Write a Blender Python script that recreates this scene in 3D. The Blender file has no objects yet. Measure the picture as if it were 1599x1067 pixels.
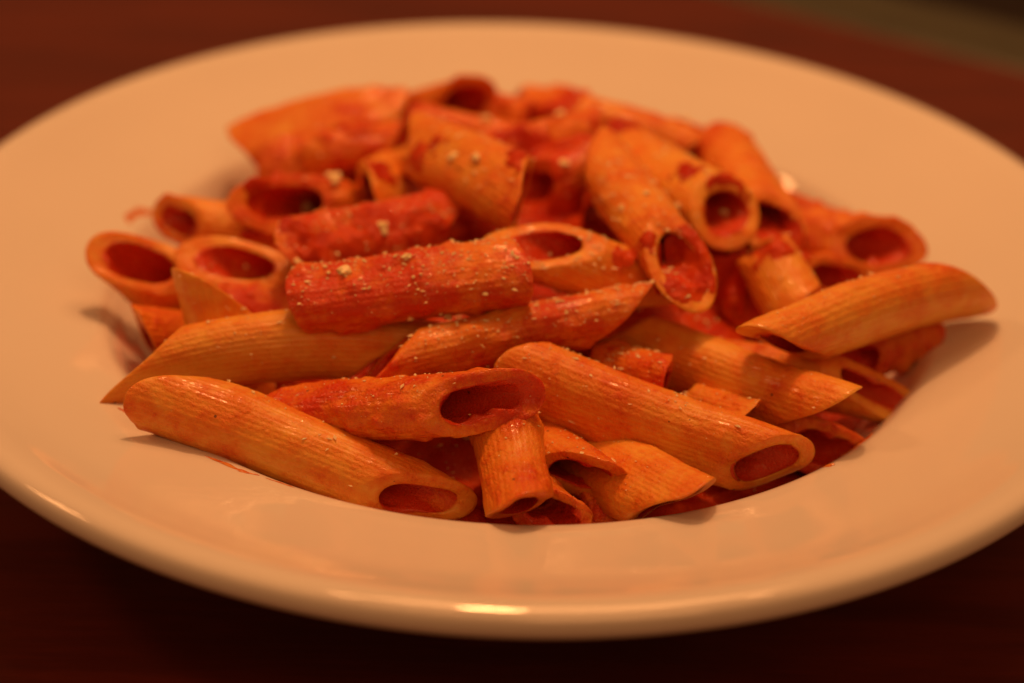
import bpy, math, random
import numpy as np
from mathutils import Vector, Matrix, noise as mnoise

R = math.radians
sc = bpy.context.scene
col = sc.collection

# ------------------------------------------------------------------ camera
cam_d = bpy.data.cameras.new("camera")
cam = bpy.data.objects.new("camera", cam_d)
col.objects.link(cam)
fwd = Vector((-0.00232268, 0.86385864, -0.50372895))
rgt = Vector((0.99935735, 0.02002365, 0.02973111))
upv = rgt.cross(fwd)
m = Matrix((rgt, upv, -fwd)).transposed().to_4x4()
m.translation = Vector((0.0, -0.3752907, 0.23184005))
cam.matrix_world = m
cam_d.sensor_width = 36.0
cam_d.lens = 36.0 * 3330.0 / 1599.0
cam_d.clip_start = 0.01
cam_d.clip_end = 20.0
cam_d.dof.use_dof = True
cam_d.dof.focus_distance = 0.368
cam_d.dof.aperture_fstop = 6.3
cam_d.dof.aperture_blades = 8
sc.camera = cam

# ------------------------------------------------------------------ light
sc.view_settings.view_transform = 'Standard'
sc.view_settings.look = 'None'
sc.view_settings.exposure = 0.0
sc.view_settings.gamma = 1.0
sc.cycles.max_bounces = 8
w = bpy.data.worlds.new("World")
sc.world = w
w.use_nodes = True
bg = w.node_tree.nodes['Background']
bg.inputs[0].default_value = (1.0, 0.385, 0.13, 1)
bg.inputs[1].default_value = 0.21
LC = (1.0, 0.415, 0.145)

def area(name, loc, target, size, power, color=LC, size_y=None):
    d = bpy.data.lights.new(name, 'AREA')
    d.energy = power
    d.color = color
    d.size = size
    if size_y:
        d.shape = 'RECTANGLE'
        d.size_y = size_y
    o = bpy.data.objects.new(name, d)
    o.location = loc
    o.rotation_euler = (Vector(target) - Vector(loc)).to_track_quat('-Z', 'Y').to_euler()
    col.objects.link(o)
    return o

area('pendant_lamp', (-0.014, 0.24, 0.75), (0, 0, 0.03), 0.05, 2.0)
area('left_lamp', (-0.80, 0.10, 0.78), (0, 0, 0.03), 0.14, 1.4)
area('overhead_lamp', (0.03, 0.15, 0.47), (0, 0.05, 0.03), 0.22, 0.88)
area('front_fill', (0.22, -0.62, 0.70), (0, 0, 0.03), 0.40, 1.05)  # soft fill added on the viewer's side to brighten the near faces of the penne
area('small_lamp_left', (-0.20, 0.22, 0.96), (0, 0, 0.03), 0.035, 0.22)
area('small_lamp_right', (0.32, 0.22, 0.96), (0, 0, 0.03), 0.035, 0.16)

# ------------------------------------------------------------------ helpers
def tag(o, label=None, cat=None, group=None, kind=None):
    if label: o['label'] = label
    if cat: o['category'] = cat
    if group: o['group'] = group
    if kind: o['kind'] = kind
    return o

def mesh_obj(name, verts, faces, mat, parent=None, smooth=True, matrix=None, quads=None):
    me = bpy.data.meshes.new(name)
    if quads is not None:
        v = np.asarray(verts, dtype=np.float32); q = np.asarray(quads, dtype=np.int32)
        me.vertices.add(len(v)); me.vertices.foreach_set('co', v.ravel())
        me.loops.add(q.size); me.loops.foreach_set('vertex_index', q.ravel())
        me.polygons.add(len(q)); me.polygons.foreach_set('loop_start', np.arange(0, q.size, q.shape[1], dtype=np.int32))
        me.update(calc_edges=True)
    else:
        me.from_pydata([tuple(v) for v in verts], [], faces)
        me.update()
    me.polygons.foreach_set('use_smooth', [smooth] * len(me.polygons))
    me.materials.append(mat)
    me.validate()
    o = bpy.data.objects.new(name, me)
    col.objects.link(o)
    if parent is not None: o.parent = parent
    if matrix is not None: o.matrix_world = matrix
    return o

class NT:
    def __init__(s, name):
        s.m = bpy.data.materials.new(name); s.m.use_nodes = True
        s.t = s.m.node_tree; s.n = s.t.nodes; s.b = s.n['Principled BSDF']
    def node(s, typ, **kw):
        n = s.n.new(typ)
        for k, v in kw.items():
            if k.startswith('i_'): n.inputs[k[2:].replace('_', ' ')].default_value = v
            else: setattr(n, k, v)
        return n
    def link(s, a, b): s.t.links.new(a, b)
    def math(s, op, a, b=None, c=None, clamp=False):
        n = s.n.new('ShaderNodeMath'); n.operation = op; n.use_clamp = clamp
        for i, x in enumerate((a, b, c)):
            if x is None: continue
            if isinstance(x, (int, float)): n.inputs[i].default_value = x
            else: s.link(x, n.inputs[i])
        return n.outputs[0]
    def smooth(s, x, lo, hi):
        n = s.n.new('ShaderNodeMapRange'); n.interpolation_type = 'SMOOTHSTEP'
        s.link(x, n.inputs[0])
        for i, q in ((1, lo), (2, hi)):
            if isinstance(q, (int, float)): n.inputs[i].default_value = q
            else: s.link(q, n.inputs[i])
        return n.outputs[0]
    def mix(s, f, a, b):
        n = s.n.new('ShaderNodeMix'); n.data_type = 'RGBA'
        if isinstance(f, (int, float)): n.inputs[0].default_value = f
        else: s.link(f, n.inputs[0])
        for i, x in ((6, a), (7, b)):
            if isinstance(x, tuple): n.inputs[i].default_value = x + (1,) if len(x) == 3 else x
            else: s.link(x, n.inputs[i])
        return n.outputs[2]
    def noise(s, vec, scale, detail=3, rough=.5, dist=0):
        n = s.n.new('ShaderNodeTexNoise'); s.link(vec, n.inputs['Vector'])
        n.inputs['Scale'].default_value = scale; n.inputs['Detail'].default_value = detail
        n.inputs['Roughness'].default_value = rough; n.inputs['Distortion'].default_value = dist
        return n.outputs[0]

# ------------------------------------------------------------------ materials
def mat_ceramic():
    k = NT('white_ceramic'); b = k.b
    tc = k.node('ShaderNodeTexCoord')
    n1 = k.noise(tc.outputs['Object'], 14, 3)
    c = k.mix(k.smooth(n1, .3, .7), (.80, .775, .72), (.76, .735, .68))
    k.link(c, b.inputs['Base Color'])
    b.inputs['Roughness'].default_value = .04
    b.inputs['IOR'].default_value = 1.5
    b.inputs['Coat Weight'].default_value = .3
    b.inputs['Coat Roughness'].default_value = .02
    n2 = k.noise(tc.outputs['Object'], 60, 2)
    bp = k.node('ShaderNodeBump'); bp.inputs['Strength'].default_value = .05; bp.inputs['Distance'].default_value = .001
    k.link(n2, bp.inputs['Height']); k.link(bp.outputs[0], b.inputs['Normal'])
    return k.m

def mat_pasta():
    k = NT('sauced_pasta'); b = k.b
    tc = k.node('ShaderNodeTexCoord'); oi = k.node('ShaderNodeObjectInfo')
    off = k.node('ShaderNodeVectorMath', operation='SCALE')
    cmb = k.node('ShaderNodeCombineXYZ')
    k.link(oi.outputs['Random'], cmb.inputs[0]); k.link(oi.outputs['Random'], cmb.inputs[1]); cmb.inputs[2].default_value = .3
    k.link(cmb.outputs[0], off.inputs[0]); off.inputs['Scale'].default_value = 7.3
    p = k.node('ShaderNodeVectorMath', operation='ADD')
    k.link(tc.outputs['Object'], p.inputs[0]); k.link(off.outputs[0], p.inputs[1])
    P = p.outputs[0]
    st = k.node('ShaderNodeMapping'); st.inputs['Scale'].default_value = (.22, 1, 1); k.link(P, st.inputs[0])
    ST = st.outputs[0]
    sauce = k.node('ShaderNodeAttribute', attribute_type='OBJECT', attribute_name='sauce').outputs['Fac']
    inner = k.node('ShaderNodeAttribute', attribute_type='GEOMETRY', attribute_name='inner').outputs['Fac']
    groove = k.node('ShaderNodeAttribute', attribute_type='GEOMETRY', attribute_name='groove').outputs['Fac']
    big = k.noise(P, 75, 4, .6, .4)
    streak = k.noise(ST, 420, 2, .5)
    fine = k.noise(P, 900, 3, .6)
    med = k.noise(P, 260, 4, .65)
    def cen(x, k_): return k.math('MULTIPLY', k.math('SUBTRACT', x, .5), k_)
    s = k.math('ADD', k.math('MULTIPLY', sauce, 1.0), cen(big, 1.6))
    for t_ in (cen(med, 1.0), cen(streak, .38), cen(fine, .5), cen(groove, .02), k.math('MULTIPLY', inner, .75)):
        s = k.math('ADD', s, t_)
    film = k.smooth(s, .02, .80)      # thin orange oil film
    thick = k.smooth(s, .60, 1.12)    # thicker red sauce
    base = k.mix(k.smooth(streak, .35, .65), (.84, .42, .065), (.81, .37, .045))
    c = k.mix(film, base, (.80, .20, .014))
    c = k.mix(thick, c, (.66, .050, .005))
    # fine pale crumbs of cheese caught in the sauce
    vor = k.node('ShaderNodeTexVoronoi'); k.link(P, vor.inputs['Vector']); vor.inputs['Scale'].default_value = 1500
    vm = k.math('LESS_THAN', vor.outputs['Distance'], .16)
    sel = k.smooth(k.noise(P, 160, 3), .52, .66)
    vm = k.math('MULTIPLY', vm, sel)
    c = k.mix(k.math('MULTIPLY', vm, .55), c, (.78, .5, .22))
    # rare dark herb specks
    v2 = k.node('ShaderNodeTexVoronoi'); k.link(P, v2.inputs['Vector']); v2.inputs['Scale'].default_value = 170
    hm = k.math('LESS_THAN', v2.outputs['Distance'], .045)
    c = k.mix(k.math('MULTIPLY', hm, .8), c, (.08, .03, .01))
    k.link(c, b.inputs['Base Color'])
    b.inputs['Subsurface Weight'].default_value = .3
    b.inputs['Subsurface Radius'].default_value = (1.0, .35, .1)
    b.inputs['Subsurface Scale'].default_value = .0022
    rr = k.math('MULTIPLY_ADD', k.noise(P, 500, 2), .3, k.math('MULTIPLY_ADD', thick, -.14, .28))
    k.link(rr, b.inputs['Roughness'])
    b.inputs['IOR'].default_value = 1.38
    b.inputs['Coat Weight'].default_value = .22
    b.inputs['Coat Roughness'].default_value = .10
    # relief: grainy sauce
    h = k.math('MULTIPLY_ADD', thick, .9, k.math('MULTIPLY', fine, .5))
    gr = k.noise(P, 2100, 2, .7)
    h = k.math('ADD', h, k.math('MULTIPLY', k.math('MULTIPLY', gr, k.math('MULTIPLY_ADD', film, .9, .12)), 1.1))
    h = k.math('MULTIPLY_ADD', vm, .6, h)
    h = k.math('MULTIPLY_ADD', streak, .12, h)
    bp = k.node('ShaderNodeBump'); bp.inputs['Strength'].default_value = .75; bp.inputs['Distance'].default_value = .00042
    k.link(h, bp.inputs['Height']); k.link(bp.outputs[0], b.inputs['Normal'])
    return k.m

def mat_sauce():
    k = NT('tomato_sauce'); b = k.b
    tc = k.node('ShaderNodeTexCoord'); P = tc.outputs['Object']
    n = k.noise(P, 160, 4, .6)
    c = k.mix(k.smooth(n, .35, .68), (.46, .022, .004), (.66, .075, .008))
    k.link(c, b.inputs['Base Color'])
    b.inputs['Roughness'].default_value = .2
    b.inputs['Specular IOR Level'].default_value = .3
    b.inputs['Subsurface Weight'].default_value = .1
    b.inputs['Subsurface Radius'].default_value = (1, .2, .05); b.inputs['Subsurface Scale'].default_value = .002
    b.inputs['IOR'].default_value = 1.38
    h = k.math('MULTIPLY_ADD', k.noise(P, 500, 4, .65), 1.0, k.math('MULTIPLY', k.noise(P, 1800, 2), .35))
    bp = k.node('ShaderNodeBump'); bp.inputs['Strength'].default_value = .8; bp.inputs['Distance'].default_value = .0008
    k.link(h, bp.inputs['Height']); k.link(bp.outputs[0], b.inputs['Normal'])
    return k.m

def mat_smear():
    k = NT('oily_sauce_smear'); b = k.b
    tc = k.node('ShaderNodeTexCoord')
    n = k.noise(tc.outputs['Object'], 700, 3)
    k.link(k.mix(k.smooth(n, .35, .65), (.60, .11, .012), (.72, .26, .05)), b.inputs['Base Color'])
    b.inputs['Roughness'].default_value = .2
    return k.m

def mat_cheese():
    k = NT('grated_cheese'); b = k.b
    tc = k.node('ShaderNodeTexCoord')
    n = k.noise(tc.outputs['Object'], 900, 3)
    k.link(k.mix(k.smooth(n, .35, .65), (.95, .78, .45), (.90, .66, .32)), b.inputs['Base Color'])
    b.inputs['Roughness'].default_value = .5
    b.inputs['Subsurface Weight'].default_value = .4
    b.inputs['Subsurface Radius'].default_value = (1, .5, .3); b.inputs['Subsurface Scale'].default_value = .001
    return k.m

def mat_table():
    k = NT('dark_varnished_wood'); b = k.b
    tc = k.node('ShaderNodeTexCoord')
    mp = k.node('ShaderNodeMapping'); mp.inputs['Rotation'].default_value = (0, 0, R(-38)); mp.inputs['Scale'].default_value = (1, 9, 1)
    k.link(tc.outputs['Object'], mp.inputs[0]); P = mp.outputs[0]
    n1 = k.noise(P, 9, 5, .6, .6); n2 = k.noise(P, 60, 4, .6)
    g = k.math('MULTIPLY_ADD', n1, .7, k.math('MULTIPLY', n2, .3))
    c = k.mix(k.smooth(g, .36, .64), (.078, .012, .007), (.125, .019, .008))
    k.link(c, b.inputs['Base Color'])
    b.inputs['Roughness'].default_value = .34
    b.inputs['Specular IOR Level'].default_value = .34
    bp = k.node('ShaderNodeBump'); bp.inputs['Strength'].default_value = .1; bp.inputs['Distance'].default_value = .0005
    k.link(n2, bp.inputs['Height']); k.link(bp.outputs[0], b.inputs['Normal'])
    return k.m

def mat_plain(name, colr, rough, metal=0.0):
    k = NT(name); b = k.b
    tc = k.node('ShaderNodeTexCoord')
    n = k.noise(tc.outputs['Object'], 40, 4)
    k.link(k.mix(k.smooth(n, .3, .7), tuple(c * .8 for c in colr), colr), b.inputs['Base Color'])
    b.inputs['Roughness'].default_value = rough; b.inputs['Metallic'].default_value = metal
    return k.m

CER, PAS, SAU, SME, CHE, TAB = mat_ceramic(), mat_pasta(), mat_sauce(), mat_smear(), mat_cheese(), mat_table()

# ------------------------------------------------------------------ table
# far edge of the table runs past the top right corner of the view
e0 = np.array([0.0928, 0.2129]); e1 = np.array([0.1397, 0.1837])
ed = (e1 - e0) / np.linalg.norm(e1 - e0); en = np.array([-ed[1], ed[0]])      # en points away from the plate
if en @ e0 < 0: en = -en
def P2(a, b, z): q = e0 + ed * a + en * b; return (q[0], q[1], z)
def slab(name, a0, a1, b0, b1, z0, z1, mat, ch=.001):
    v = []; 
    for z, c in ((z0, 0), (z1 - ch, 0), (z1, ch)):
        v += [P2(a0 + c, b0 + c, z), P2(a1 - c, b0 + c, z), P2(a1 - c, b1 - c, z), P2(a0 + c, b1 - c, z)]
    f = [(3, 2, 1, 0)]
    for l in (0, 4):
        for i in range(4):
            j = (i + 1) % 4
            f.append((l + i, l + j, l + 4 + j, l + 4 + i))
    f.append((8, 9, 10, 11))
    return mesh_obj(name, v, f, mat, smooth=False)
tag(slab('table', -1.1, .9, -1.2, 0.0, -.03, 0.0, TAB), kind='structure')
tag(slab('table_edging', -1.1, .9, .0, .031, -.032, .0006, mat_plain('dull_grey_green_trim', (.06, .062, .038), .4)), kind='structure')
fl = mesh_obj('floor', [(-4, -4, -.75), (4, -4, -.75), (4, 4, -.75), (-4, 4, -.75)], [(0, 1, 2, 3)], mat_plain('dark_floor', (.03, .012, .008), .5)); tag(fl, kind='structure')

# ------------------------------------------------------------------ plate (lathe)
def smooth_profile(pts, n=10):
    # Catmull-Rom through the points
    p = np.array(pts, float); out = []
    q = np.vstack([2 * p[0] - p[1], p, 2 * p[-1] - p[-2]])
    for i in range(1, len(q) - 2):
        for t in np.linspace(0, 1, n, endpoint=False):
            a, b, c, d = q[i - 1], q[i], q[i + 1], q[i + 2]
            out.append(.5 * ((2 * b) + (c - a) * t + (2 * a - 5 * b + 4 * c - d) * t ** 2 + (3 * b - a - 3 * c + d) * t ** 3))
    out.append(p[-1]); return np.array(out)
prof = smooth_profile([(0, 7.0), (20, 7.0), (44, 7.3), (56, 8.6), (66, 11.6), (73, 15.6), (77.6, 20.2), (80.3, 23.6), (82.4, 25.6), (85, 26.4), (88.5, 27.0),
        (95, 28.3), (103, 30.3), (109, 32.4), (113.5, 34.2), (116.6, 35.0), (118.8, 34.6), (119.9, 33.3), (120.1, 31.7), (119.0, 30.2), (116.8, 29.4),
        (108, 26.9), (96, 23.6), (86, 21.2), (78, 15.0), (68, 6.0), (60, 3.2), (54, 2.6), (51.5, .8), (50, .3), (48.5, .9), (47, 2.8), (30, 3.4), (0, 3.4)], 8) / 1000.0
def lathe(name, prof, mat, seg=256):
    a = np.linspace(0, 2 * np.pi, seg, endpoint=False)
    V = np.stack([prof[:, 0][:, None] * np.cos(a), prof[:, 0][:, None] * np.sin(a), prof[:, 1][:, None] + 0 * a], -1)
    n = len(prof); idx = np.arange(n * seg).reshape(n, seg)
    A, B = idx[:-1], idx[1:]
    q = np.stack([B, np.roll(B, -1, 1), np.roll(A, -1, 1), A], -1).reshape(-1, 4)
    return mesh_obj(name, V.reshape(-1, 3), None, mat, quads=q)
pp = prof.copy(); pp[0, 0] = 1e-5; pp[-1, 0] = 1e-5
plate = lathe('pasta_plate', pp, CER)
tag(plate, 'wide rimmed white glazed pasta plate with a deep well on the dark table', 'plate')

# ------------------------------------------------------------------ noise grid helper (numpy value noise)
_rng = np.random.RandomState(7)
_lat = _rng.rand(32, 32, 32)
def vnoise(p, scale, seed=0):
    p = p * scale + seed * 3.17 + 100.0
    i = np.floor(p).astype(int); f = p - i; f = f * f * (3 - 2 * f); i %= 32; j = (i + 1) % 32
    def L(a, b, c): return _lat[a, b, c]
    x0, y0, z0 = i[..., 0], i[..., 1], i[..., 2]; x1, y1, z1 = j[..., 0], j[..., 1], j[..., 2]
    fx, fy, fz = f[..., 0], f[..., 1], f[..., 2]
    c00 = L(x0, y0, z0) * (1 - fx) + L(x1, y0, z0) * fx; c10 = L(x0, y1, z0) * (1 - fx) + L(x1, y1, z0) * fx
    c01 = L(x0, y0, z1) * (1 - fx) + L(x1, y0, z1) * fx; c11 = L(x0, y1, z1) * (1 - fx) + L(x1, y1, z1) * fx
    return (c00 * (1 - fy) + c10 * fy) * (1 - fz) + (c01 * (1 - fy) + c11 * fy) * fz

# ------------------------------------------------------------------ tomato sauce lying in the well
def plate_z(r): return np.interp(r, prof[:88, 0], prof[:88, 1])
def sauce_pool():
    nr, na = 110, 300
    rr = np.linspace(0, 1, nr) ** .8; aa = np.linspace(0, 2 * np.pi, na, endpoint=False)
    e = 1 + .025 * np.sin(3 * aa + 1) + .02 * np.sin(7 * aa) + .012 * np.sin(17 * aa + 2)
    Rm = .0735 * rr[:, None] * (1 + (e - 1) * rr[:, None])
    X = Rm * np.cos(aa); Y = Rm * np.sin(aa)
    P3 = np.stack([X, Y, 0 * X], -1)
    base = .0150 + .0200 * np.clip(1 - (np.hypot(X, Y - .008) / .062) ** 2, 0, 1)
    z = base + .0035 * (vnoise(P3, 140, 1) - .5) + .0018 * (vnoise(P3, 420, 2) - .5) + .0006 * vnoise(P3, 1100, 3)
    z = np.maximum(z, plate_z(Rm) + .0012)
    edge = np.clip((1 - rr[:, None]) / .06, 0, 1)
    z = z * edge + (plate_z(Rm) - .0002) * (1 - edge)
    idx = np.arange(nr * na).reshape(nr, na); A, B = idx[:-1], idx[1:]
    q = np.stack([A, B, np.roll(B, -1, 1), np.roll(A, -1, 1)], -1).reshape(-1, 4)
    o = mesh_obj('tomato_sauce', np.stack([X, Y, z], -1).reshape(-1, 3), None, SAU, quads=q)
    tag(o, 'dark red chunky tomato sauce lying in the well of the plate under the penne', 'sauce')
    return o
sauce_pool()
PENNE = [
    ('p1', [-57.3, -57.5, 31.0], [-16.3, -69.7, 21.5], 5.9, [-0.21, -0.93, 0.31], [0.27, 0.96, -0.06], 58, 0.49, 0, [0.34, 0.55, 0.77]),
    ('p2', [-68.7, -44.9, 30.1], [-23.2, -34.3, 31.1], 5.4, [0.16, -0.61, -0.78], [-0.11, 0.37, 0.92], 60, 0.35000000000000003, 0.04, [-0.13, 0.5, 0.86]),
    ('p3', [-35.9, -52.4, 27.7], [-5.7, -64.5, 38.4], 5.9, [-0.44, -0.85, 0.28], [0.44, 0.85, -0.28], 57, 0.78, 0, [-0.09, 0.53, 0.85]),
    ('p4', [-2.1, -55.0, 30.3], [1.5, -77.9, 26.6], 6.3, [0.33, 0.2, -0.92], [-0.33, -0.2, 0.92], 38, 0.6, 0, [0.98, 0.12, 0.18]),
    ('p5', [-10.2, -27.4, 16.1], [11.8, -65.0, 24.7], 5.3, [-0.74, -0.53, -0.42], [0.74, 0.53, 0.42], 54, 0.6200000000000001, 0, [0.51, 0.46, 0.72]),
    ('p5b', [2.4, -63.1, 19.6], [7.1, -71.2, 20.6], 4.8, [-0.84, -0.45, 0.32], [0.84, 0.45, -0.32], 45, 0.77, 0, [0.61, 0.44, 0.66]),
    ('p6', [4.1, -36.4, 13.4], [27.0, -73.1, 25.1], 6.0, [0.11, -0.24, -0.97], [-0.11, 0.24, 0.97], 58, 0.39, 0, [0.4, 0.49, 0.77]),
    ('p7', [4.3, -45.7, 31.7], [44.4, -61.1, 25.9], 6.1, [-0.27, -0.87, 0.41], [0.38, 0.9, 0.23], 50, 0.49, 0, [0.31, 0.49, 0.82]),
    ('p8', [18.2, -18.9, 27.0], [53.2, -48.5, 29.8], 6.0, [0.06, -0.03, -1.0], [-0.06, 0.03, 1.0], 58, 0.49, 0, [0.32, 0.46, 0.83]),
    ('p9', [-24.2, -45.1, 33.2], [18.2, -30.6, 37.0], 5.6, [0.22, -0.41, -0.88], [-0.22, 0.41, 0.88], 56, 0.75, 0, [-0.24, 0.49, 0.84]),
    ('p10', [-39.1, -36.1, 40.8], [-0.7, -31.5, 45.7], 6.3, [-0.05, -0.52, 0.85], [0.04, -0.88, 0.48], 22, 0.85, 0, [-0.17, 0.47, 0.87]),
    ('p11', [4.2, -21.2, 46.3], [21.3, -18.8, 37.1], 6.0, [-0.49, 0.17, -0.86], [0.49, -0.25, 0.84], 60, 0.35000000000000003, 0, [0.38, 0.42, 0.82]),
    ('p12', [-23.3, 26.0, 44.3], [-0.4, -5.7, 48.9], 6.4, [0.81, 0.58, -0.07], [-0.8, -0.55, 0.24], 48, 0.55, 0, [0.4, 0.41, 0.82]),
    ('p13', [16.6, 16.0, 45.2], [29.8, -24.3, 45.5], 6.0, [0.76, 0.25, 0.6], [0.03, 0.0, -1.0], 58, 0.52, 0, [0.76, 0.25, 0.6]),
    ('p14', [20.8, 31.0, 41.3], [39.9, 0.1, 44.0], 6.1, [-0.32, -0.12, 0.94], [0.32, 0.12, -0.94], 42, 0.37, 0, [0.46, 0.36, 0.81]),
    ('p15', [43.5, 39.0, 38.6], [50.2, 6.9, 38.4], 5.6, [-0.05, -0.02, 1.0], [0.22, 0.05, -0.97], 50, 0.6200000000000001, 0, [0.82, 0.17, 0.54]),
    ('p16', [55.0, 16.0, 30.7], [72.1, 7.9, 33.7], 5.6, [-0.44, -0.75, 0.5], [0.44, 0.75, -0.5], 58, 0.6200000000000001, 0, [0.06, 0.45, 0.89]),
    ('p17', [44.0, 7.4, 27.7], [63.2, 0.7, 30.0], 5.0, [-0.34, -0.78, 0.53], [0.34, 0.78, -0.53], 55, 0.72, 0, [0.05, 0.47, 0.88]),
    ('p18', [47.2, -4.3, 38.5], [52.3, -16.7, 34.0], 5.6, [0.4, 0.45, -0.8], [-0.4, -0.45, 0.8], 40, 0.42, 0, [0.84, 0.16, 0.51]),
    ('p19', [48.1, -40.3, 38.3], [83.0, -13.1, 35.6], 6.4, [-0.14, 0.27, 0.95], [0.42, -0.6, -0.68], 56, 0.45, 0.025, [-0.33, 0.51, 0.79]),
    ('p20', [39.0, -25.8, 24.4], [66.9, -35.2, 25.7], 5.0, [-0.14, -0.3, 0.94], [0.14, 0.3, -0.94], 64, 0.47000000000000003, 0, [0.13, 0.5, 0.86]),
    ('p21', [20.7, -22.8, 18.3], [56.3, -48.9, 21.4], 5.7, [-0.56, -0.72, 0.4], [0.56, 0.72, -0.4], 48, 0.77, 0, [0.28, 0.48, 0.83]),
    ('p22', [30.4, -38.8, 24.4], [41.2, -49.3, 27.5], 4.8, [0.46, 0.22, -0.86], [-0.46, -0.22, 0.86], 48, 0.52, 0, [0.23, 0.49, 0.84]),
    ('p23', [15.0, -29.4, 26.4], [27.3, -43.5, 31.6], 4.9, [0.75, 0.48, -0.46], [-0.75, -0.48, 0.46], 45, 0.79, 0, [0.2, 0.49, 0.85]),
    ('p24', [-73.5, -12.8, 34.9], [-63.6, -6.9, 20.1], 6.2, [-0.82, 0.43, -0.38], [0.64, 0.46, 0.61], 53, 0.5, 0, [0.64, 0.46, 0.61]),
    ('p25', [-55.1, -11.3, 34.9], [-39.2, -7.5, 23.9], 6.3, [-0.58, 0.41, -0.7], [0.41, 0.48, 0.77], 58, 0.45, 0, [0.41, 0.48, 0.77]),
    ('p26', [-52.2, -33.6, 19.0], [-56.2, -27.9, 36.1], 6.6, [0.77, 0.64, -0.03], [-0.77, -0.64, 0.03], 50, 0.29000000000000004, 0, [-0.96, -0.24, -0.15]),
    ('p27', [-60.7, -17.1, 20.1], [-69.8, -27.4, 26.9], 6.0, [-0.61, 0.01, -0.8], [0.61, -0.01, 0.8], 50, 0.6699999999999999, 0, [-0.05, -0.51, -0.86]),
    ('p28', [-55.1, 7.6, 32.5], [-68.6, 5.6, 35.0], 5.2, [0.19, -0.94, 0.28], [-0.19, 0.94, -0.28], 45, 0.5700000000000001, 0, [-0.09, -0.47, -0.88]),
    ('p29', [-47.2, 6.0, 39.5], [-32.4, 27.2, 25.5], 7.0, [-0.83, 0.24, -0.51], [0.17, 0.46, 0.87], 58, 0.8700000000000001, 0, [0.17, 0.46, 0.87]),
    ('p30', [-20.9, 39.7, 31.9], [-30.8, 12.9, 38.9], 5.8, [-0.92, 0.26, -0.29], [0.92, -0.26, 0.29], 52, 0.5, 0, [0.43, -0.37, -0.82]),
    ('p31', [-59.8, 44.9, 32.5], [-28.0, 52.0, 38.5], 6.2, [-0.23, 0.22, 0.95], [-0.25, 0.39, 0.89], 28, 0.5700000000000001, 0.05, [-0.25, 0.39, 0.89]),
    ('p32', [-44.1, 31.3, 39.5], [-28.2, 34.4, 40.2], 5.0, [0.15, -0.89, 0.43], [-0.12, 0.41, 0.9], 30, 0.8200000000000001, 0, [-0.12, 0.41, 0.9]),
    ('p33', [-31.8, 66.5, 29.9], [-13.4, 54.2, 41.2], 5.7, [-0.38, -0.87, -0.32], [0.38, 0.87, 0.32], 45, 0.6699999999999999, 0, [-0.29, 0.38, 0.88]),
    ('p34', [11.4, 59.2, 37.2], [-2.9, 67.5, 34.5], 5.4, [-0.41, -0.46, 0.78], [0.41, 0.46, -0.78], 45, 0.8899999999999999, 0, [-0.06, -0.41, -0.91]),
    ('p35', [16.1, 49.7, 39.4], [34.9, 43.9, 35.9], 6.2, [-0.02, -0.56, 0.83], [0.28, 0.39, 0.88], 35, 0.5700000000000001, 0, [0.28, 0.39, 0.88]),
    ('p36', [-21.9, 43.9, 40.5], [-2.5, 39.8, 39.1], 4.8, [-0.16, -0.88, 0.44], [0.15, 0.42, 0.9], 30, 0.6200000000000001, 0, [0.15, 0.42, 0.9]),
    ('p37', [-10.5, 24.2, 41.5], [14.4, 39.3, 42.5], 5.6, [0.46, -0.73, -0.5], [-0.46, 0.73, 0.5], 35, 0.6699999999999999, 0, [-0.28, 0.41, 0.87]),
    ('p38', [2.9, 19.7, 38.5], [11.7, 25.1, 41.2], 6.2, [-0.01, 0.48, -0.88], [0.01, -0.48, 0.88], 35, 0.95, 0, [-0.48, 0.39, 0.78]),
    ('p39', [-42.1, -13.6, 39.0], [-15.7, 0.5, 39.0], 6.0, [0.24, -0.45, 0.86], [-0.23, 0.44, 0.87], 45, 1.0, 0, [-0.23, 0.44, 0.87]),
    ('p41', [-55.2, -19.6, 28.4], [-44.0, -20.6, 28.7], 5.2, [-0.09, -0.86, 0.5], [0.02, 0.5, 0.87], 30, 0.9199999999999999, 0, [0.02, 0.5, 0.87]),
    ('p42', [38.1, 0.8, 32.4], [45.0, -5.7, 27.6], 5.6, [0.27, 0.74, -0.61], [-0.27, -0.74, 0.61], 55, 1, 0, [0.71, 0.27, 0.65]),
    ('p43', [34.3, 55.5, 32.8], [45.3, 49.5, 32.1], 5.0, [-0.4, -0.79, 0.47], [0.26, 0.39, 0.88], 35, 0.8700000000000001, 0, [0.26, 0.39, 0.88]),
    ('p44', [11.6, -65.1, 16.6], [20.6, -66.0, 16.5], 4.0, [0.07, 0.82, -0.57], [-0.07, -0.82, 0.57], 35, 0.9199999999999999, 0, [0.06, 0.57, 0.82]),
    ('p45', [65.9, -20.5, 23.6], [76.8, -15.6, 26.1], 4.0, [-0.2, 0.76, -0.62], [0.2, -0.76, 0.62], 55, 0.8700000000000001, 0, [-0.4, 0.52, 0.75]),
    ('p46', [-30.1, 41.9, 35.1], [-51.6, 36.7, 32.6], 5.6, [-0.2, 0.94, -0.28], [0.2, -0.94, 0.28], 45, 0.85, 0, [0.2, -0.41, -0.89]),
    ('p48', [54.7, 28.2, 30.7], [66.4, 21.3, 28.4], 5.6, [0.21, 0.61, -0.77], [-0.21, -0.61, 0.77], 40, 0.85, 0, [0.39, 0.37, 0.84]),
    ('p49', [-17.4, 68.6, 32.7], [0.1, 51.1, 37.3], 5.4, [0.66, 0.51, -0.55], [-0.66, -0.51, 0.55], 40, 0.8, 0, [0.17, 0.41, 0.9]),
]
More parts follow.
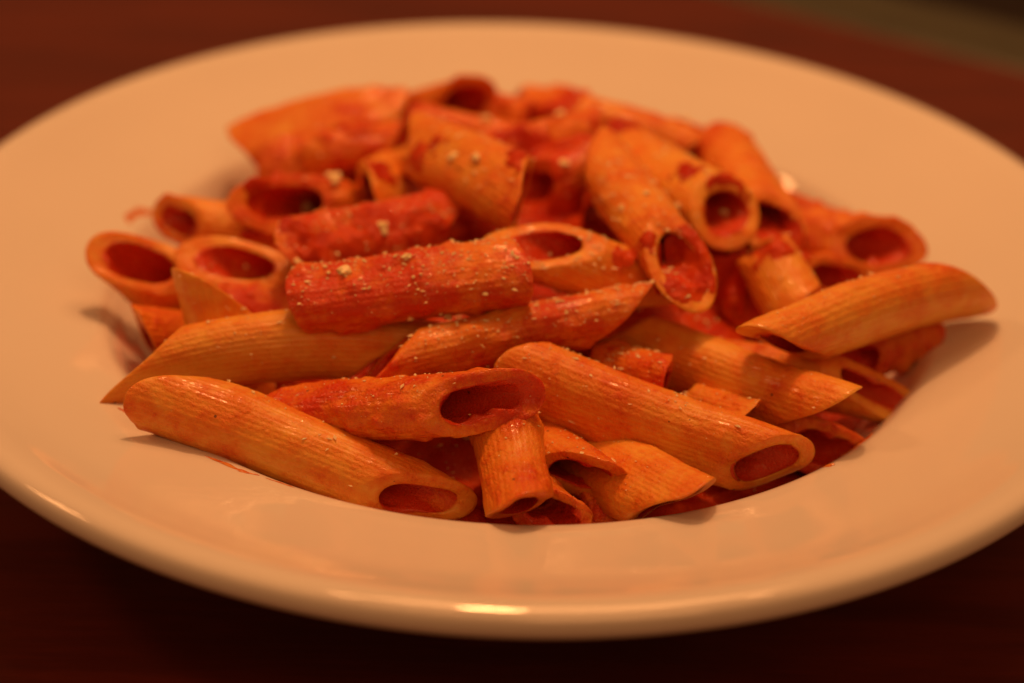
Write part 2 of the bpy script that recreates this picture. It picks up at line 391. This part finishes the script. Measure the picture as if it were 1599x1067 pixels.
LABEL = {
'p46': 'red coated penne tucked under the long back left penne, above the big open red one',
'p48': 'red penne in the gap between the pointed back right penne and the far right opening',
'p49': 'red penne lying low in the gap at the top of the back centre',
'p1': 'long penne at the front left whose open sauce-filled end lies on the front rim',
'p2': 'long pale penne pointing left, directly behind the front left one',
'p3': 'orange front centre penne, its wet open end facing right over the upright stub',
'p4': 'short stubby penne standing nearly upright at the front, its end overhanging the plate rim',
'p5': 'short penne right of the front stub with a dark open end facing the viewer',
'p5b': 'small rounded wet penne end low behind the front stub at the rim',
'p6': 'pale penne with a sharp slanted tip lying against the front rim under a long penne',
'p7': 'longest penne at the front right sloping down to a dark open end by the rim',
'p8': 'ridged penne right of centre, slanted tip pointing right, above the front right one',
'p9': 'long cheese-dusted penne across the centre whose slanted tip points up to the right',
'p10': 'thick red sauced penne with a blunt left end and a large cheese crumb',
'p11': 'pale penne on top at the centre with its oval opening facing up',
'p12': 'pale penne high on the pile, slanting down to the right',
'p13': 'penne right of centre hanging downward with a pointed top and a dark lower opening',
'p14': 'blurred pale penne whose ring shaped opening with red sauce faces the viewer, upper right',
'p15': 'blurred penne with pointed top just right of the ring shaped opening',
'p16': 'blurred penne at the far right with a dark oval opening above the long right one',
'p17': 'low penne with a thin dark opening tucked between the two far right penne',
'p18': 'smooth pale penne end standing up behind the left end of the long right penne',
'p19': 'long curved orange penne at the right whose tip reaches over the plate rim',
'p20': 'slender pointed penne beneath the long right one, tip touching the right well wall',
'p21': 'dark shaded penne with a wide open end low against the right front rim',
'p22': 'small orange penne tip squeezed between two long penne on the right front',
'p23': 'red rounded penne end between the slanted centre penne and the front right one',
'p24': 'leftmost penne with an open oval end facing up above the well wall',
'p25': 'left penne with a wide ring shaped opening beside the thick red one',
'p26': 'pale ridged penne tip standing upright behind the long left penne',
'p27': 'red orange penne tip pointing left below the leftmost open penne',
'p28': 'small blurred penne with a dark opening at the back left edge of the pile',
'p29': 'large blurred penne thickly coated in red sauce with its opening at the back left',
'p30': 'short smooth pale penne tip leaning left in the middle of the back left pile',
'p31': 'long blurred penne at the back left edge whose cut end points left over the rim',
'p32': 'red blurred penne lying just below the long back left one',
'p33': 'blurred penne at the very back with a dark opening near the top of the pile',
'p34': 'thickly sauced red penne at the back centre against the far rim',
'p35': 'smooth orange penne arching down right at the back edge of the pile',
'p36': 'thin orange penne lying across the back behind the pale slanting one',
'p37': 'orange penne rising to the right in the middle of the back of the pile',
'p38': 'dark red sauce covered penne right of the pale slanting one near the top',
'p39': 'penne buried in bright red sauce behind the thick sauced one at left of centre',
'p41': 'brownish red penne end in the shade under the ring shaped opening at left',
'p42': 'dark red shaded penne beneath the downward hanging penne right of centre',
'p43': 'blurred red penne along the back right edge of the pile',
'p44': 'dark sauce covered penne low inside the front of the well under the pale pointed one',
'p45': 'reddish penne half hidden under the tip of the long right penne',
}
# ------------------------------------------------------------------ penne
def penne(idx, A, B, r, nA, nB, slant, sauce, bend, up, label):
    A = np.array(A) / 1000.; B = np.array(B) / 1000.; r = r / 1000.
    ax = B - A; Ln = np.linalg.norm(ax); ax /= Ln; c = (A + B) / 2
    up = np.array(up); up -= ax * (up @ ax); up /= np.linalg.norm(up); sd = np.cross(ax, up)
    def ang(n):
        n = np.array(n); return math.atan2(n @ sd, n @ up)
    rg = np.random.RandomState(100 + idx)
    wall = r * (.34 + .06 * rg.rand()); NS, NU = 168, 44
    k = math.tan(math.radians(slant))
    fa, fb = ang(nA), ang(nB)
    th = np.linspace(0, 2 * np.pi, NS, endpoint=False)
    # closed profile: outer A->B, lip B, inner B->A, lip A ;  (u, radial offset 0..1 of wall, end push)
    us = np.linspace(0, 1, NU); prof_ = []
    for u in us: prof_.append((u, 0.0, 0.0, 0.0))
    for t in np.linspace(0, math.pi, 7)[1:-1]:
        prof_.append((1.0, .5 - .5 * math.cos(t), math.sin(t) ** .6, 0.0))
    for u in us[::-1][::2] if NU % 2 else us[::-1]: prof_.append((u, 1.0, 0.0, 1.0))
    for t in np.linspace(0, math.pi, 7)[1:-1]:
        prof_.append((0.0, .5 + .5 * math.cos(t), -math.sin(t) ** .6, 0.0))
    pr = np.array(prof_); U = pr[:, 0][:, None]; W = pr[:, 1][:, None]; E_ = pr[:, 2][:, None]; I_ = pr[:, 3][:, None]
    thm = th[None, :]
    sq = 1 + (.07 + .11 * rg.rand()) * np.cos(2 * (thm - rg.rand() * 6.28)) + .025 * np.cos(3 * (thm - rg.rand() * 6.28))
    lob = 1 + (rg.rand() - .5) * .08 * (2 * U - 1) + .03 * np.sin(3.0 * U + rg.rand() * 6)
    nr_ = 34; ridge = np.cos(nr_ * thm) * .5 + .5
    # s range at each angle and radius
    rad = r * sq * lob - W * wall * (1 + .12 * np.sin(2 * thm + 1))
    rc = r - W * wall
    sA = -Ln / 2 - rc * k * np.cos(thm - fa) ; sB = Ln / 2 + rc * k * np.cos(thm - fb)
    s = sA + (sB - sA) * U + E_ * wall * .20
    mid = np.clip(1 - W * 1.6, 0, 1)
    rad = rad + .00005 * (ridge - .5) * 2 * mid * np.clip((1 - np.abs(2 * U - 1)) * 14, .25, 1)
    # cut ends flare and soften a little
    endk = np.exp(-((U - 1) / .06) ** 2) + np.exp(-(U / .06) ** 2)
    rad = rad * (1 + .02 * endk * np.sin(thm * 2 + rg.rand() * 6))
    bx = bend * Ln + (rg.rand() - .5) * .025 * Ln; by = (rg.rand() - .5) * .03 * Ln
    cv = 1 - (2 * s / Ln) ** 2
    y = rad * np.cos(thm) + bx * cv; z = rad * np.sin(thm) + by * cv
    V = np.stack([s, y, z], -1)
    # sauce lumps and handmade unevenness, along the tube's own radius
    rd = np.stack([0 * s, np.cos(thm) + 0 * s, np.sin(thm) + 0 * s], -1) * (1 - 2 * I_[..., None])
    off = V + idx * .31
    l1 = vnoise(off, 95, 1) - .5; l2 = np.clip(vnoise(off, 330, 2) - (.86 - .36 * sauce), 0, 1); l3 = vnoise(off, 900, 3) - .5
    V = V + rd * (.0010 * l1 + (.0030 * sauce + .0016 * I_) * l2 + (.00008 + .00022 * sauce) * l3)[..., None]
    n, m_ = V.shape[:2]
    ids = np.arange(n * m_).reshape(n, m_); a_, b_ = ids, np.roll(ids, -1, 0)
    q = np.stack([a_, np.roll(a_, -1, 1), np.roll(b_, -1, 1), b_], -1).reshape(-1, 4)
    M = Matrix(((ax[0], up[0], sd[0], c[0]), (ax[1], up[1], sd[1], c[1]), (ax[2], up[2], sd[2], c[2]), (0, 0, 0, 1)))
    o = mesh_obj('penne', V.reshape(-1, 3), None, PAS, quads=q, matrix=M)
    at = o.data.attributes.new('inner', 'FLOAT', 'POINT')
    at.data.foreach_set('value', np.broadcast_to(I_ + 0 * s, s.shape).astype(np.float32).ravel())
    at = o.data.attributes.new('groove', 'FLOAT', 'POINT')
    at.data.foreach_set('value', ((1 - ridge) * mid + 0 * s).astype(np.float32).ravel())
    o['sauce'] = float(sauce)
    tag(o, label, 'pasta', 'penne piled in the plate')
    return o

PEN = {}
for i, (key, A, B, r, nA, nB, sl, sa, be, up) in enumerate(PENNE):
    PEN[key] = penne(i, A, B, r, nA, nB, sl, sa, be, up, LABEL[key])
NAMES = {'p10': 'thick red penne with the blunt left end', 'p29': 'big red open penne at back left', 'p40': 'red penne shaded by the pale slanting one',
'p12': 'pale slanting penne high on the pile', 'p13': 'penne hanging down right of centre', 'p14': 'blurred penne with the ring shaped opening',
'p39': 'sauce buried penne left of centre', 'p9': 'centre penne pointing up right', 'p2': 'long pale left pointing penne', 'p1': 'front left penne',
'p34': 'red penne at the back centre', 'p38': 'dark red penne near the top', 'p25': 'left penne with the wide ring opening', 'p22': 'small orange tip on the right',
'p36': 'thin penne at the back', 'p11': 'pale central penne with upward opening', 'p43': 'red penne at the back right', 'p3': 'orange front centre penne',
'p7': 'long front right penne', 'p8': 'ridged penne right of centre', 'p35': 'orange penne arching at the back', 'p37': 'orange penne mid back', 'p24': 'leftmost open penne', 'p23': 'red rounded penne end', 'p32': 'red penne at back left', 'p30': 'smooth pale tip at mid left', 'p26': 'upright pale tip', 'p41': 'brownish red end at left', 'p42': 'dark red penne on the right', 'p33': 'penne at the very back'}
CRUMBS = [(-31.7, -36.2, 47.5, 2.79), (-39.2, 14.8, 39.5, 4.46), (-44.8, 18.4, 32.8, 3.2), (-26.3, -10.2, 44.3, 3.71), (-20.3, -33.9, 49.7, 2.09), (-14.8, 5.0, 52.8, 2.78), (-9.9, 0.6, 54.8, 3.0), (-23.5, -36.0, 48.3, 1.39), (-19.0, -38.2, 48.0, 1.15), (-6.1, -39.0, 45.5, 1.5), (7.5, -14.8, 33.2, 2.23), (9.5, -21.9, 36.8, 1.45), (19.3, -9.0, 48.7, 1.72), (31.0, 1.9, 43.6, 2.54), (40.4, 4.4, 41.6, 2.05), (-19.6, -9.4, 43.6, 1.48), (-34.5, -14.9, 43.1, 1.96), (38.9, -10.3, 25.5, 1.52), (36.9, -11.8, 26.0, 1.51), (35.0, -11.7, 26.6, 1.26), (-12.7, -38.0, 40.2, 2.1), (-11.3, -20.8, 30.0, 1.47), (-14.0, -39.0, 41.1, 1.16), (-19.4, -39.8, 40.3, 1.51), (-15.7, -42.0, 39.1, 1.5), (-11.5, -44.0, 37.8, 0.92), (-33.5, -40.2, 32.5, 1.06), (-31.2, -39.4, 27.0, 1.66), (-45.9, -57.8, 34.5, 1.36), (-11.9, -44.7, 32.9, 0.81), (-5.2, -42.3, 32.3, 0.93), (7.4, 36.3, 47.3, 3.52), (8.1, 17.4, 47.3, 2.35), (-41.9, -20.7, 40.6, 1.95), (-59.8, -11.4, 34.3, 1.26), (-53.5, -7.7, 32.1, 1.52), (24.2, -15.0, 30.8, 1.61), (41.8, -50.9, 32.8, 1.38), (-8.1, 39.8, 44.4, 2.74), (-29.0, -15.0, 41.6, 1.47), (-14.2, -32.5, 50.1, 1.17), (-1.4, -33.0, 50.9, 1.05), (5.8, -16.2, 41.6, 1.1), (12.7, -16.8, 46.0, 0.97), (16.7, -17.0, 43.8, 1.09), (23.9, -7.1, 51.4, 1.73), (35.4, 56.4, 37.9, 2.28), (36.4, 6.0, 49.6, 1.78), (-29.5, -31.4, 47.6, 0.94), (-21.5, -36.8, 48.1, 0.81)]

# ------------------------------------------------------------------ surfaces to rest small things on
from mathutils.bvhtree import BVHTree
bpy.context.view_layer.update()
allv, allf, owner = [], [], []
for o in [q for q in col.objects if q.type == 'MESH' and (q.name.startswith('penne') or q.name == 'tomato_sauce')]:
    me = o.data; n = len(me.vertices)
    co = np.empty(n * 3, np.float32); me.vertices.foreach_get('co', co)
    M = np.array(o.matrix_world); co = co.reshape(-1, 3) @ M[:3, :3].T + M[:3, 3]
    fv = np.empty(len(me.loops), np.int32); me.loops.foreach_get('vertex_index', fv)
    base = sum(len(a) for a in allv)
    allv.append(co); allf.append(fv.reshape(-1, 4) + base); owner += [o.name] * len(me.polygons)
bvh = BVHTree.FromPolygons(np.concatenate(allv).tolist(), np.concatenate(allf).tolist())

# ------------------------------------------------------------------ sauce clinging over and between the penne
def clinging_sauce(blobs):
    dv, dq = [], []; n0 = 0
    for bi, (cx, cy, rx, ry, rot, T) in enumerate(blobs):
        cx, cy, rx, ry, T = cx / 1000, cy / 1000, rx / 1000, ry / 1000, T / 1000
        N = 52; g = np.linspace(-1.15, 1.15, N); U, W = np.meshgrid(g, g, indexing='ij')
        c_, s_ = math.cos(rot), math.sin(rot)
        X = cx + U * rx * c_ - W * ry * s_; Y = cy + U * rx * s_ + W * ry * c_
        Z = np.zeros_like(X)
        for i in range(N):
            for j in range(N):
                l_, _, _, _ = bvh.ray_cast(Vector((X[i, j], Y[i, j], .12)), Vector((0, 0, -1)))
                Z[i, j] = l_.z if l_ is not None else .02
        top = np.percentile(Z[14:38, 14:38], 75); Z = np.clip(Z, top - .0065, top + .006)
        raw = Z.copy()
        for _ in range(10):
            P_ = np.pad(Z, 1, mode='edge'); Z = (P_[:-2, 1:-1] + P_[2:, 1:-1] + P_[1:-1, :-2] + P_[1:-1, 2:] + 2 * Z) / 6
        Z = np.maximum(Z, raw - .0002) * .6 + Z * .4
        Q = np.stack([X, Y, 0 * X], -1)
        rho = np.hypot(U, W) + .75 * (vnoise(Q, 260, bi) - .5) + .35 * (vnoise(Q, 800, bi + 3) - .5)
        t = T * np.sqrt(np.clip(1 - rho, 0, 1)) + .0011 * (vnoise(Q, 520, bi + 9) - .5) + .0005 * (vnoise(Q, 1500, bi + 5) - .5)
        Z = Z + t - .0003 - .0030 * np.clip(rho - .86, 0, 1)
        idx = np.arange(N * N).reshape(N, N); ok = (rho < 1.12) & (raw > top - .0052)
        m4 = ok[:-1, :-1] & ok[1:, :-1] & ok[1:, 1:] & ok[:-1, 1:]
        q = np.stack([idx[:-1, :-1], idx[1:, :-1], idx[1:, 1:], idx[:-1, 1:]], -1)[m4]
        dv.append(np.stack([X, Y, Z], -1).reshape(-1, 3)); dq.append(q + n0); n0 += N * N
    V = np.concatenate(dv); Qd = np.concatenate(dq)
    used, inv = np.unique(Qd, return_inverse=True)
    o = mesh_obj('clinging_sauce', V[used], None, SAU, quads=inv.reshape(-1, 4))
    tag(o, 'thick red tomato sauce clinging in patches over and between the penne', 'sauce', kind='stuff')
BLOBS = [(-30.9, -14.8, 7.3, 4.8, -0.4, 1.4), (-17.8, -7.5, 6.2, 4.5, 0.30000000000000004, 1.4), (-21.3, -11.9, 7.4, 3.7, 0.1, 1.2), (6.8, 11.7, 6.4, 5.8, 0.4, 1.4), (1.5, 25.6, 8.0, 4.0, 0.2, 1.2), (11.4, 26.6, 5.3, 3.6, 0.0, 1.2), (-17.3, 64.0, 6.5, 3.0, -0.2, 1.0), (4.1, 56.1, 7.1, 3.0, -0.4, 1.2), (-50.4, 4.9, 5.8, 3.1, -0.1, 1.2), (32.8, -22.6, 3.6, 6.9, 0.4, 1.3), (40.2, -8.4, 5.0, 4.9, 0.2, 1.2), (11.2, 11.4, 4.6, 4.3, 0.30000000000000004, 1.2), (36.7, 48.4, 7.0, 2.5, 0.1, 1.0), (40.7, 3.0, 3.9, 4.6, 0.2, 1.1), (0.5, -1.8, 4.4, 5.6, 0.1, 1.0), (-28.3, -8.1, 5.0, 4.1, -0.1, 1.2), (-39.2, -17.3, 4.9, 2.6, -0.30000000000000004, 1.0), (-46, -14, 6, 4.5, 0.2, 0.9), (-50, -2, 5, 4, -0.2, 0.9), (-38, 6, 6, 4, 0.3, 0.9), (-30, 14, 5, 4, 0, 0.9), (-20, 12, 5, 5, 0.4, 1.0), (32, 10, 4, 5, 0.2, 0.8), (48, -10, 5, 5, -0.3, 1.0), (54, 4, 5, 4, 0.2, 0.9), (20, 34, 6, 4, 0, 0.9), (-5, 46, 7, 4, 0.1, 0.9), (-36, 34, 6, 4, 0.2, 0.9), (-24, -24, 6, 3, 0.1, 0.8), (22, -22, 6, 3, -0.1, 0.8), (30, -30, 5, 3, 0.1, 0.7)]
clinging_sauce(BLOBS)

# ------------------------------------------------------------------ cheese crumbs
SHORT = {}
for k_, o_ in PEN.items(): SHORT[o_.name] = NAMES.get(k_, 'sauced penne in the pile')
SHORT['tomato_sauce'] = 'red sauce between the penne'
def ico(sub=2):
    import bmesh
    bm = bmesh.new(); bmesh.ops.create_icosphere(bm, subdivisions=sub, radius=1)
    v = np.array([x.co[:] for x in bm.verts]); f = [tuple(y.index for y in x.verts) for x in bm.faces]; bm.free(); return v, f
ICO = ico(3)
crumbs = []
rc = np.random.RandomState(5)
for i, (x, y, z, d) in enumerate(CRUMBS):
    loc, nrm, fi, dist = bvh.find_nearest(Vector((x, y, z)) / 1000)
    s = d / 2000 * (.52 if d < 1.6 else .68)
    v = ICO[0].copy()
    v = v * (1 + 1.1 * (vnoise(v, 1.5, i)[:, None] - .5) + .8 * (vnoise(v, 3.6, i + 50)[:, None] - .5)) * (np.array([1, .75, .55]) + rc.rand(3) * .25)
    me_o = mesh_obj('cheese_crumb', v * s, ICO[1], CHE, smooth=d > 2.5)
    me_o.location = loc + nrm * s * .28
    q = nrm.to_track_quat('Z', 'Y'); me_o.rotation_mode = 'QUATERNION'
    from mathutils import Quaternion
    me_o.rotation_quaternion = q @ Quaternion((0, 0, 1), rc.rand() * 6.28)
    
    crumbs.append((SHORT[owner[fi]], x, d, me_o))
ORD = ['leftmost', 'second from left', 'third from left', 'fourth from left', 'fifth from left', 'sixth from left', 'seventh from left', 'eighth from left', 'ninth from left', 'tenth from left', 'eleventh from left', 'twelfth from left', 'thirteenth from left']
for nm in sorted(set(c[0] for c in crumbs)):
    L_ = sorted([c for c in crumbs if c[0] == nm], key=lambda c: c[1])
    for j, c in enumerate(L_):
        if len(L_) == 1: lab = 'pale cheese crumb alone on the ' + nm
        else: lab = (ORD[j] if j < len(L_) - 1 else 'rightmost') + ' pale cheese crumb on the ' + nm
        tag(c[3], lab, 'cheese crumb', 'grated cheese crumbs on the pasta')

# fine cheese dust, too small and too many to count
rd = np.random.RandomState(11); dv, df = [], []
octa = np.array([(1, 0, 0), (0, 1, 0), (-1, 0, 0), (0, -1, 0), (0, 0, .8), (0, 0, -.6)], float)
ofc = [(0, 1, 4), (1, 2, 4), (2, 3, 4), (3, 0, 4), (1, 0, 5), (2, 1, 5), (3, 2, 5), (0, 3, 5)]
cnt = 0
while cnt < 3600:
    cx, cy = (rd.randn() * .032 + .000, rd.randn() * .026 - .016)
    if rd.rand() < .35: cx, cy = rd.randn() * .02 - .004, rd.randn() * .010 - .036
    if math.hypot(cx, cy) > .078: continue
    dens = vnoise(np.array([cx, cy, 0.]), 110, 9)
    if rd.rand() > (dens * 1.5 - .25): continue
    loc, nrm, fi, dist = bvh.ray_cast(Vector((cx, cy, .1)), Vector((0, 0, -1)))
    if loc is None: continue
    if nrm.z < 0: nrm = -nrm
    s = min(.00009 * math.exp(rd.rand() ** 2 * 1.5), .00040)
    a = rd.rand() * 6.28; ca, sa_ = math.cos(a), math.sin(a)
    v = octa * (.5 + 1.0 * rd.rand(6, 1)) * s * np.array([1 + 2.2 * rd.rand() ** 3, 1, .8])
    v = np.stack([v[:, 0] * ca - v[:, 1] * sa_, v[:, 0] * sa_ + v[:, 1] * ca, v[:, 2]], -1) + np.array(loc + nrm * s * .5)
    df += [tuple(q + len(dv) for q in f) for f in ofc]; dv += v.tolist(); cnt += 1
tag(mesh_obj('cheese_dust', dv, df, CHE, smooth=False), 'fine pale grated cheese sprinkled over the middle of the pasta', 'grated cheese', kind='stuff')

# ------------------------------------------------------------------ oily smears left on the rim
def smear(pts, wid, label, seed):
    p = np.array(pts) / 1000.; n = 34
    t = np.linspace(0, len(p) - 1, n); c = np.stack([np.interp(t, range(len(p)), p[:, k]) for k in (0, 1)], -1)
    tg = np.gradient(c, axis=0); tg /= np.linalg.norm(tg, axis=1)[:, None]; nn = np.stack([-tg[:, 1], tg[:, 0]], -1)
    r_ = np.random.RandomState(seed)
    u = np.linspace(0, 1, n)
    wv = wid / 1000. * (np.sin(np.pi * u) ** .6) * (.55 + .9 * vnoise(np.stack([u * 7, u * 0, u * 0 + seed], -1), 1.0)) + .00003
    sh = wid / 1000. * 1.0 * (vnoise(np.stack([u * 5, u * 0 + 3, u * 0 + seed], -1), 1.0) - .5)
    V = []; m_ = 9
    for j in range(m_):
        a = j / (m_ - 1) * 2 - 1
        q = c + nn * (wv * a + sh)[:, None]
        z = plate_z(np.hypot(q[:, 0], q[:, 1])) + .00002 + .00022 * (1 - a * a) * np.minimum(1, wv / .0004) * (.5 + vnoise(np.concatenate([q, q[:, :1] * 0], 1), 1800))
        V.append(np.concatenate([q, z[:, None]], 1))
    V = np.stack(V, 1); idx = np.arange(n * m_).reshape(n, m_)
    q = np.stack([idx[:-1, :-1], idx[1:, :-1], idx[1:, 1:], idx[:-1, 1:]], -1).reshape(-1, 4)
    tag(mesh_obj('sauce_smear', V.reshape(-1, 3), None, SME, quads=q), label, 'sauce smear')
smear([[-71.1, -52.4], [-69.0, -54.0], [-66.3, -54.9], [-63.5, -56.0], [-61.4, -57.3], [-58.0, -59.0]], .55, 'thin curved orange sauce streak on the rim left of the front left penne', 1)
smear([[-53.7, -66.3], [-51.6, -67.5], [-49.6, -68.4], [-47.2, -69.8], [-45.7, -70.6], [-43.4, -71.3]], .45, 'orange sauce streak on the rim just below the front left penne', 2)
smear([[-42.3, -71.8], [-39.5, -73.0], [-37.0, -74.3]], .2, 'faintest short oily streak on the front rim right of the orange streak', 3)
smear([[54.6, -61.5], [56.6, -60.6]], .6, 'tiny orange sauce drop on the rim at the right front', 4)
smear([[58.4, -55.6], [60.7, -53.0], [63.0, -50.3], [65.4, -47.0]], .55, 'red sauce smear along the well edge at the right front', 5)
smear([[-82.6, 20.8], [-81.0, 24.0], [-79.2, 26.6], [-77.6, 28.4]], 1.6, 'blurred orange sauce smudge on the rim at the back left', 6)
